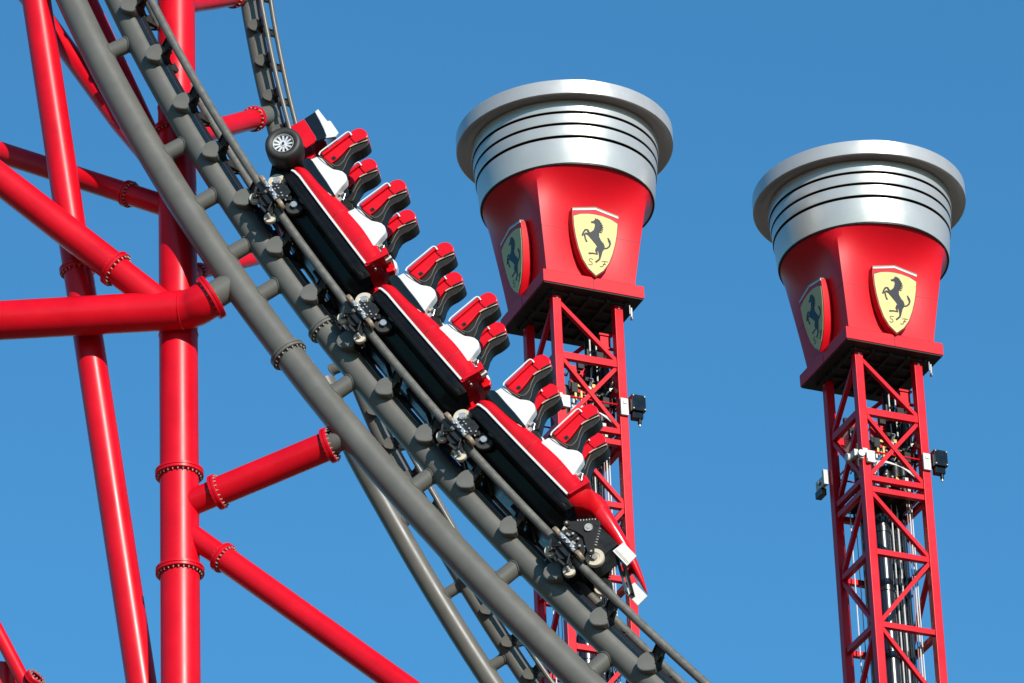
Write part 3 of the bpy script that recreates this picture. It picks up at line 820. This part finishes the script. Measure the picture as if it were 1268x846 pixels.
# ------------------------------------------------------------------ drop towers
ZT = 56.06                                    # height of the crown
ZP = ZT - 3.53                                # top of the square platform
TA = radians(24)
def make_tower(loc, label):
    root = thing('drop_tower', loc, label, 'drop tower', 'red drop towers with silver crowned heads')
    root.rotation_euler = (0, 0, TA)
    HL, LW = 0.69, 0.165
    c0 = HL - LW / 2
    H = {'top': 52.12, 'b1': 51.02, 'b2': 49.64, 'b3': 49.41, 'b4': 48.14, 'b5': 46.68}
    step = 1.46
    levels = [51.02, 49.64, 49.41, 48.14, 46.68]
    z = 46.68
    while z - step > 0.4:
        z -= step; levels.append(round(z, 3))
    for sx in (-1, 1):
        for sy in (-1, 1):
            MB().bar((sx * c0, sy * c0, 0), (sx * c0, sy * c0, 52.27), LW, LW, (1, 0, 0)).build('leg', M['red'], root, bevel=0.012)
    faces = [(Vector((1, 0, 0)), Vector((0, -1, 0))), (Vector((0, -1, 0)), Vector((-1, 0, 0))), (Vector((-1, 0, 0)), Vector((0, 1, 0))), (Vector((0, 1, 0)), Vector((1, 0, 0)))]
    # beam and diagonal meshes shared by the four faces (local: x along the face, y outwards, z up)
    def beam_me(h): return MB().bar((-(HL - LW), 0, 0), (HL - LW, 0, 0), .10, h).mesh('beam', M['red'])
    BEAM, BEAM2 = beam_me(.135), beam_me(.105)
    def diag_me(dz): return MB().bar((-(HL - LW) - .02, 0, dz / 2 - .05), (HL - LW + .02, 0, -dz / 2 + .05), .085, .075, (0, 0, 1)).mesh('diagonal', M['red'])
    DM = {}
    for fi, (u, nrm) in enumerate(faces):
        def put(nm, me, z, flip=False, off=0.0):
            o_ = nrm * (c0 + .005 - off) + Vector((0, 0, z))
            link(nm, me, root, matrix=frame(o_, u * (-1 if flip else 1), nrm * (-1 if flip else 1), Vector((0, 0, 1))))
        prev = 52.15
        for i, lv in enumerate(levels):
            if lv > 38 or True:
                if lv < 38 and fi > 1 and False: continue
                put('beam', BEAM if i == 0 else BEAM2, lv)
            dz = round(prev - lv, 3)
            if dz > .5:
                if dz not in DM: DM[dz] = diag_me(dz)
                zc = (prev + lv) / 2
                if i == 1:
                    put('diagonal', DM[dz], zc, False); put('diagonal', DM[dz], zc, True, .02)
                else:
                    fl = ((i % 2) == 0) if i > 2 else False
                    if i == 3: fl = False
                    if i == 4: fl = True
                    if i > 4: fl = (i % 2 == 0)
                    if fi % 2: fl = not fl
                    put('diagonal', DM[dz], zc, fl)
            prev = lv
        # thin service rails round the machine deck
        put('service_rail', MB().tube([(-.55, 0, 0), (.55, 0, 0)], .018, 8).mesh('service_rail', M['red']), 50.22, False, .02)
    # foot plate
    MB().box((0, 0, .06), (1.1, 1.1, .06)).build('base_plate', M['red'], root, bevel=0.02)
    # platform
    hp = .99
    b = MB(); b.prism([(-hp, -hp), (hp, -hp), (hp, hp), (-hp, hp)], ZP - .25, ZP, (1, 0, 0), (0, 1, 0), (0, 0, 1))
    b.build('platform', M['redpanel'], root, bevel=0.01)
    b = MB()
    for x in (-.006,):
        b.box((x, -hp - .001, ZP - .125), (.004, .003, .124)); b.box((-hp - .001, x, ZP - .125), (.003, .004, .124))
    b.build('panel_joint', M['black'], root, smooth=0)
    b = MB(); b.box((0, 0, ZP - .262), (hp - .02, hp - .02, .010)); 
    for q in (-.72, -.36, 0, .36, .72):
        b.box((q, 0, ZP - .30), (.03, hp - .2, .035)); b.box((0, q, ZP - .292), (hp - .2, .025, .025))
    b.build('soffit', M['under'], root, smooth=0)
    # red flared body: square at the foot, round at the top
    RB_, HB, HT = 1.575, .865, ZT - 1.525 - ZP
    secs = []; NS = 80
    for i in range(25):
        q = i / 24; w = .13 * q + .87 * q ** 4.5; wc = q ** 1.1; sec = []
        for k in range(NS):
            a = 2 * pi * (k + .0) / NS + pi / 4
            m_ = max(abs(cos(a)), abs(sin(a))); rs = HB / m_
            cn = (1 / m_ - 1) / (sqrt(2) - 1)                      # 0 mid-face, 1 corner
            ww = w * (1 - cn) + wc * cn
            sec.append(Vector((cos(a), sin(a), 0)) * (rs + (RB_ - rs) * ww) + Vector((0, 0, ZP + HT * q)))
        secs.append(sec)
    MB().loft(secs).build('flared_body', M['redpanel'], root, smooth=30)
    jt = secs[11]
    MB().loft([[Vector((p_.x * 1.0015, p_.y * 1.0015, p_.z + dz)) for p_ in jt] for dz in (-.004, .004)]).build('cladding_joint', M['gap'], root, smooth=30)
    b = MB(); b.lathe([(1.50, -.02), (1.588, -.02), (1.588, .012), (1.50, .012)], (0, 0, ZP + HT), seg=96); b.build('shadow_gap', M['black'], root)
    # silver crown: four rings, cove and rim
    def ring(z0, z1, r0, r1):
        b = MB(); b.lathe([(r0 - .030, z0 + .012), (r0 - .010, z0), (r0 - .003, z0 + .001), (r0, z0 + .008), (r1, z1 - .008), (r1 - .008, z1), (r1 - .03, z1)], (0, 0, 0), seg=128)
        b.build('crown_ring', M['alu'], root, smooth=30)
    t0 = ZT - 1.485
    ring(ZT - 1.52, ZT - 1.022, 1.60, 1.644); ring(ZT - .978, ZT - .768, 1.666, 1.674); ring(ZT - .726, ZT - .534, 1.690, 1.697); ring(ZT - .494, ZT - .275, 1.716, 1.720)
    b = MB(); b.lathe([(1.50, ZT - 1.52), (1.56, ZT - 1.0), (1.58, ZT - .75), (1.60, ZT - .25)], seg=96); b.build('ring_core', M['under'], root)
    b = MB(); b.lathe([(1.60, ZT - .27), (1.72, ZT - .24), (1.78, ZT - .225), (1.85, ZT - .235), (1.92, ZT - .268), (1.98, ZT - .290), (1.994, ZT - .282), (1.997, ZT - .008), (1.989, ZT), (1.88, ZT), (1.84, ZT - .06), (1.5, ZT - .2)], seg=144)
    b.build('crown_rim', M['alu'], root, smooth=30)
    b = MB(); b.lathe([(0, ZT - .35), (1.65, ZT - .3), (1.65, ZT - .22), (0, ZT - .22)], seg=48); b.build('crown_deck', M['under'], root)
    # shields on the four faces
    SH = [(-.475, .62), (.0, .725), (.475, .62), (.478, .45), (.462, .235), (.424, .0), (.366, -.25), (.285, -.48), (.168, -.67), (0, -.82), (-.168, -.67), (-.285, -.48), (-.366, -.25), (-.424, .0), (-.462, .235), (-.478, .45)]
    FACE = [(-.452, .455), (-.31, .525), (-.14, .562), (.0, .570), (.14, .562), (.31, .525), (.452, .455), (.437, .235), (.400, .0), (.343, -.24), (.264, -.465), (.152, -.645), (0, -.780), (-.152, -.645), (-.264, -.465), (-.343, -.24), (-.400, .0), (-.437, .235)]
    BODY = [(-.094, .398), (-.043, .415), (-.005, .456), (.011, .491), (.027, .472), (.053, .486), (.076, .438), (.09, .362), (.076, .246), (.046, .161), (.036, .089), (.068, .005), (.115, -.052), (.126, -.117), (.097, -.191), (.047, -.235), (.009, -.269), (-.024, -.26), (-.026, -.204), (-.033, -.137), (-.062, -.087), (-.122, -.008), (-.186, .07), (-.174, .129), (-.113, .168), (-.058, .22), (-.022, .308), (-.018, .362), (-.049, .371), (-.087, .363)]
    STROKES = [([(-.158, .121), (-.192, .198), (-.233, .19), (-.28, .126), (-.315, .044)], [.05, .042, .036, .03, .034]), ([(-.149, .089), (-.232, .113), (-.265, .088), (-.257, -.012), (-.235, -.075)], [.05, .042, .036, .028, .034]),
               ([(.026, -.217), (.002, -.345), (-.018, -.41), (-.107, -.491)], [.09, .045, .034, .036]), ([(-.02, -.17), (-.063, -.234), (-.051, -.304), (-.136, -.302), (-.229, -.321)], [.08, .05, .036, .028, .034]),
               ([(.093, -.158), (.167, -.138), (.224, -.086), (.248, -.025), (.238, .03), (.216, .10)], [.028, .028, .03, .036, .05, .02])]
    for i in range(7):
        q = i / 6; x = .06 + .045 * sin(pi * q); STROKES.append(([(x - .02, .46 - .25 * q), (x + .045, .435 - .25 * q)], [.04, .012]))
    LETS = [([(-.150, -.438), (-.20, -.428), (-.236, -.452), (-.226, -.485), (-.185, -.505), (-.180, -.545), (-.215, -.572), (-.262, -.560)], [.014] * 8),
            ([(.02, -.452), (.07, -.435), (.152, -.438)], [.012] * 3), ([(.095, -.44), (.062, -.51), (.02, -.565), (-.03, -.566)], [.016] * 4), ([(.04, -.505), (.105, -.497)], [.012] * 2)]
    def shear(P): return [(x - .0265 - .117 * (z - .6), z) for x, z in P]
    BODY = shear(BODY); STROKES = [(shear(p_), w_) for p_, w_ in STROKES]; LETS = [(shear(p_), w_) for p_, w_ in LETS]
    def ribbon(b, pts, ws, y0, y1):
        L, R_ = [], []
        for i, (x, z) in enumerate(pts):
            ax2, az2 = pts[max(i - 1, 0)]; bx2, bz2 = pts[min(i + 1, len(pts) - 1)]
            d = math.hypot(bx2 - ax2, bz2 - az2); nx, nz = -(bz2 - az2) / d, (bx2 - ax2) / d
            L.append((x + nx * ws[i] / 2, z + nz * ws[i] / 2)); R_.append((x - nx * ws[i] / 2, z - nz * ws[i] / 2))
        for i in range(len(pts) - 1): b.prism([L[i], L[i + 1], R_[i + 1], R_[i]], y0, y1)
    def S_(b, *a): ribbon(b, *a); return b
    m_sh = MB(); m_sh.prism(SH, 0, .17); ME_SH = m_sh.mesh('shield', M['redpanel'], 20)
    bo = MB(); bo.prism([(x * 1.022, (z - .45) * 1.02 + .452) if z < .45 else (x * 1.022, z + .012) for x, z in FACE], .165, .176); ME_BO = bo.mesh('outline', M['ink'], 0)
    fa = MB(); fa.prism(FACE, .17, .182); ME_FA = fa.mesh('field', M['yellow'], 0)
    bnd = MB(); bnd.prism([(-.468, .575), (.0, .680), (.468, .575), (.471, .612), (.0, .717), (-.471, .612)], .165, .180); ME_B1 = bnd.mesh('white_band', M['white'], 0)
    bnd = MB(); bnd.prism([(-.471, .614), (.0, .719), (.471, .614), (.473, .635), (.0, .742), (-.473, .635)], .10, .183); ME_B2 = bnd.mesh('green_band', M['green'], 0)
    ho = MB(); ho.prism(BODY, .178, .190)
    for i, (pts, ws) in enumerate(STROKES): ribbon(ho, pts, ws, .178, .1885 + .0004 * i)
    ME_HO = ho.mesh('horse', M['ink'], 0)
    le = MB()
    for i, (pts, ws) in enumerate(LETS): ribbon(le, pts, ws, .178, .186 + .0005 * i)
    ME_LE = [c.mesh('lettering', M['ink'], 0) for c in le.clusters()]
    for fi, (u, nrm) in enumerate(faces):
        lean = radians(5)
        zz = Vector((0, 0, 1)) * cos(lean) + nrm * sin(lean); nn = nrm * cos(lean) - Vector((0, 0, 1)) * sin(lean)
        # local x along the face to the viewer's right, y outwards, z up  (right-handed frame needs x, -y)
        o_ = nrm * .945 + Vector((0, 0, ZP + .715)) + u * .01
        mt = frame(o_, u, nn, zz)
        mt = mt @ Matrix.Diagonal((.96, 1, .90, 1))
        sh = link('shield', ME_SH, root, 0.012, mt)
        for nm, me in (('outline', ME_BO), ('field', ME_FA), ('white_band', ME_B1), ('green_band', ME_B2), ('horse', ME_HO), *[('lettering', q_) for q_ in ME_LE]): link(nm, me, sh)
    # ---- machinery on the deck below the head
    b = MB(); b.box((0, 0, 49.52), (.52, .52, .02))
    for q in (-.3, 0, .3): b.box((q, 0, 49.47), (.03, .52, .04))
    b.build('machine_deck', M['under'], root, smooth=0)
    b = MB(); b.box((.20, .30, 51.15), (.17, .02, .26)); b.box((.46, -.35, 51.62), (.10, .02, .12)); b.box((.20, .27, 50.86), (.18, .03, .02)); b.box((.46, -.37, 51.48), (.16, .03, .018)); b.box((.46, -.37, 51.75), (.13, .03, .018))
    b.build('red_panel', M['redpanel'], root)
    b = MB(); b.box((-.12, -.22, 50.52), (.022, .03, .17)); b.box((-.06, -.20, 50.70), (.07, .03, .025)); b.box((-.01, -.24, 50.45), (.02, .02, .13)); b.cyl((.05, -.26, 50.64), (0, 1, 0), .035, .04, 12)
    b.build('valve_block', M['brass'], root, bevel=0.005)
    b = MB()
    for x, y, z0, z1, r in ((.40, .30, 50.2, 52.1, .05), (.52, .28, 50.3, 51.9, .04), (.64, .22, 49.9, 51.6, .13), (.52, .15, 49.8, 50.9, .12), (.30, -.05, 49.7, 50.35, .10), (.15, .05, 49.7, 50.3, .12), (.42, -.10, 49.6, 50.3, .09), (-.35, -.25, 49.6, 50.6, .10), (-.45, -.05, 49.6, 50.9, .09)):
        b.cyl((x, y, (z0 + z1) / 2), (0, 0, 1), r, z1 - z0, 14)
    for i in range(7):
        x0 = random.uniform(.2, .7); y0 = random.uniform(-.2, .3); z0 = random.uniform(50.3, 51.4)
        b.tube(smooth_path([(x0, y0, z0), (x0 + .1, y0 - .1, z0 + .25), (x0 + .22, y0 - .05, z0 + .05), (x0 + .2, y0, z0 - .6)], 5), .022, 7)
    b.build('hydraulic_unit', M['black'], root)
    for mt_, cnt, seed in (('boxwhite', 46, 3), ('steel', 34, 4), ('brass', 16, 5), ('black', 60, 6)):
        rg = random.Random(seed); b = MB()
        for i in range(cnt):
            x, y, z = rg.uniform(-.46, .56), rg.uniform(-.42, .42), rg.uniform(49.6, 50.75) if mt_ != 'black' else rg.uniform(49.6, 51.4)
            s_ = rg.uniform(.012, .038) * (1.8 if mt_ == 'black' else 1)
            if i % 3: b.box((x, y, z), (s_, s_ * .8, s_ * rg.uniform(.6, 2.4)))
            else: b.cyl((x, y, z), (rg.uniform(-1, 1), 1, rg.uniform(-.5, .5)), s_, s_ * 2, 10)
            if i % 4 == 0:
                e = Vector((x + rg.uniform(-.2, .2), y + rg.uniform(-.1, .1), z + rg.uniform(-.35, .35)))
                b.tube(smooth_path([(x, y, z), ((x + e.x) / 2 + .05, (y + e.y) / 2 - .04, (z + e.z) / 2 + .06), e], 4), rg.uniform(.007, .014), 6)
        b.build('fittings', M[mt_], root, kind='stuff')
    b = MB()
    for x, y, z0, z1 in ((.34, .05, 50.6, 51.9), (.60, -.1, 50.2, 51.5), (.66, -.12, 50.1, 51.2), (.70, -.05, 50.2, 51.0), (.03, .1, 50.3, 50.9), (.44, .0, 50.9, 51.8)): b.tube([(x, y, z0), (x, y, z1)], .014, 6)
    for i in range(3):
        b.tube(smooth_path([(-.42, -.60, 49.75 + .02 * i), (-.30, -.62, 50.0 + .02 * i), (.1, -.63, 49.98), (.45, -.62, 49.84 - .03 * i), (.6, -.60, 49.68)], 6), .010, 6)
    b.build('hose', M['cable'], root)
    b = MB(); b.cyl((-.30, .55, 51.0), (1, .15, 0), .27, .09, 30); b.cyl((-.30, .55, 51.0), (1, .15, 0), .08, .16, 16)
    b.build('sheave', M['boxwhite'], root, bevel=0.01)
    b = MB(); b.bar((-.36, .30, 51.05), (-.36, .80, 51.05), .03, .05); b.cyl((-.45, .1, 50.45), (0, 0, 1), .07, .3, 14)
    b.build('sheave_fork', M['boxwhite'], root)
    b = MB(); b.box((-.55, -.735, 50.02), (.085, .025, .12)); b.box((-.66, -.745, 50.12), (.05, .02, .05)); b.box((-.60, -.755, 49.93), (.03, .03, .04)); b.box((-.72, -.70, 50.05), (.035, .04, .09)); b.cyl((-.74, -.75, 50.05), (0, 1, 0), .07, .06, 14); b.box((-.78, -.55, 50.12), (.04, .09, .07)); b.cyl((-.82, -.40, 50.12), (1, 0, 0), .08, .1, 14)
    b.build('corner_bracket', M['boxwhite'], root, bevel=0.008)
    b = MB(); b.box((.60, -.725, 50.12), (.075, .025, .17)); b.box((.60, -.755, 50.20), (.03, .012, .03)); b.build('motor_bracket', M['boxwhite'], root, bevel=0.008)
    b = MB(); b.box((.83, -.76, 50.18), (.135, .10, .16)); b.box((.83, -.74, 49.96), (.10, .07, .07)); b.cyl((.87, -.76, 49.86), (0, 0, 1), .035, .14, 12)
    b.build('motor_box', M['blackgloss'], root, bevel=0.012)
    b = MB()
    for dx in (-.11, .11):
        for dz in (-.13, .13): b.cyl((.83 + dx, -.865, 50.18 + dz), (0, 1, 0), .014, .02, 8)
    b.cyl((.87, -.76, 49.77), (0, 0, 1), .02, .05, 10)
    b.build('bolts', M['bolt'], root, kind='stuff')
    b = MB(); b.box((-.76, .86, 50.22), (.04, .15, .10)); b.box((-.76, .68, 50.27), (.05, .04, .15)); b.box((-.80, .90, 50.25), (.02, .05, .03)); b.build('side_housing', M['boxwhite'], root, bevel=0.01)
    b = MB(); b.box((-.76, .90, 50.04), (.06, .12, .07)); b.box((-.80, .82, 50.2), (.02, .03, .03)); b.build('side_motor', M['blackgloss'], root, bevel=0.01)
    b = MB(); b.bar((.80, -.80, 52.15), (.80, -.80, 51.95), .02, .03); b.cyl((.80, -.80, 51.93), (1, 0, 0), .04, .02, 10); b.bar((.77, -.80, 52.2), (.77, -.80, 52.02), .015, .015)
    b.build('hook', M['steel'], root)
    b = MB()
    for x, y in ((-c0, -HL), (c0, -HL), (-HL, c0)):
        b.box((x, y - (.004 if y < -.6 else 0), 52.17) if y < -.6 else (x - .004, y, 52.17), (.02, .008, .02) if y < -.6 else (.008, .02, .02))
    b.build('leg_plate', M['bolt'], root)
    # piston pipes and cables down the shaft
    b = MB(); b.tube([(.02, .12, .2), (.02, .12, 49.35)], .155, 28)
    b.build('piston_pipe', M['pipe'], root)
    b = MB()
    for x, y, r in ((.22, .10, .05), (.32, .08, .055), (.45, .10, .06), (-.20, .30, .10), (.20, .32, .10), (.45, .34, .08)): b.tube([(x, y, .2), (x, y, 49.42)], r, 16)
    for zc in range(40):
        z = 49.0 - 1.2 * zc
        if z > 1: b.lathe([(.15, -.05), (.172, -.05), (.172, .05), (.15, .05)], (.02, .12, z), seg=24); b.bar((-.1, .12, z - .02), (.55, .12, z - .02), .05, .04)
    b.build('shaft_pipe', M['pipe'], root)
    for x, y, m_ in ((.70, .25, 'copper'), (.755, .28, 'cable'), (.785, .26, 'copper'), (.90 - .2, .10, 'cable'), (-.42, .40, 'cable'), (-.50, .10, 'black'), (.17, -.02, 'cable'), (.275, -.02, 'cable'), (.39, -.02, 'cable')):
        x = min(x, .52) if y > .2 and x > 0 else x
    b = MB()
    for x, y in ((.50, -.20), (.40, -.30), (.16, -.05), (.27, -.06), (-.44, .42)): b.tube([(x, y, .3), (x, y, 49.7)], .012, 6)
    b.build('cable', M['cable'], root)
    b = MB()
    for x, y in ((.35, -.30), (.44, -.24)): b.tube([(x, y, .3), (x, y, 49.7)], .011, 6)
    b.build('cable', M['copper'], root)
    b = MB()
    for x, y in ((-.52, -.10), (-.50, .10)): b.tube([(x, y, .3), (x, y, 49.7)], .01, 6)
    b.build('cable', M['black'], root)
    return root
tower2 = make_tower((6.60, 91.056, 0), 'drop tower on the right, standing clear against the blue sky')
tower1 = copy_tree(tower2)
tower1.location = (1.11, 88.686, 0.09)
tower1['label'] = 'drop tower in the middle, its lattice partly hidden by the coaster train'
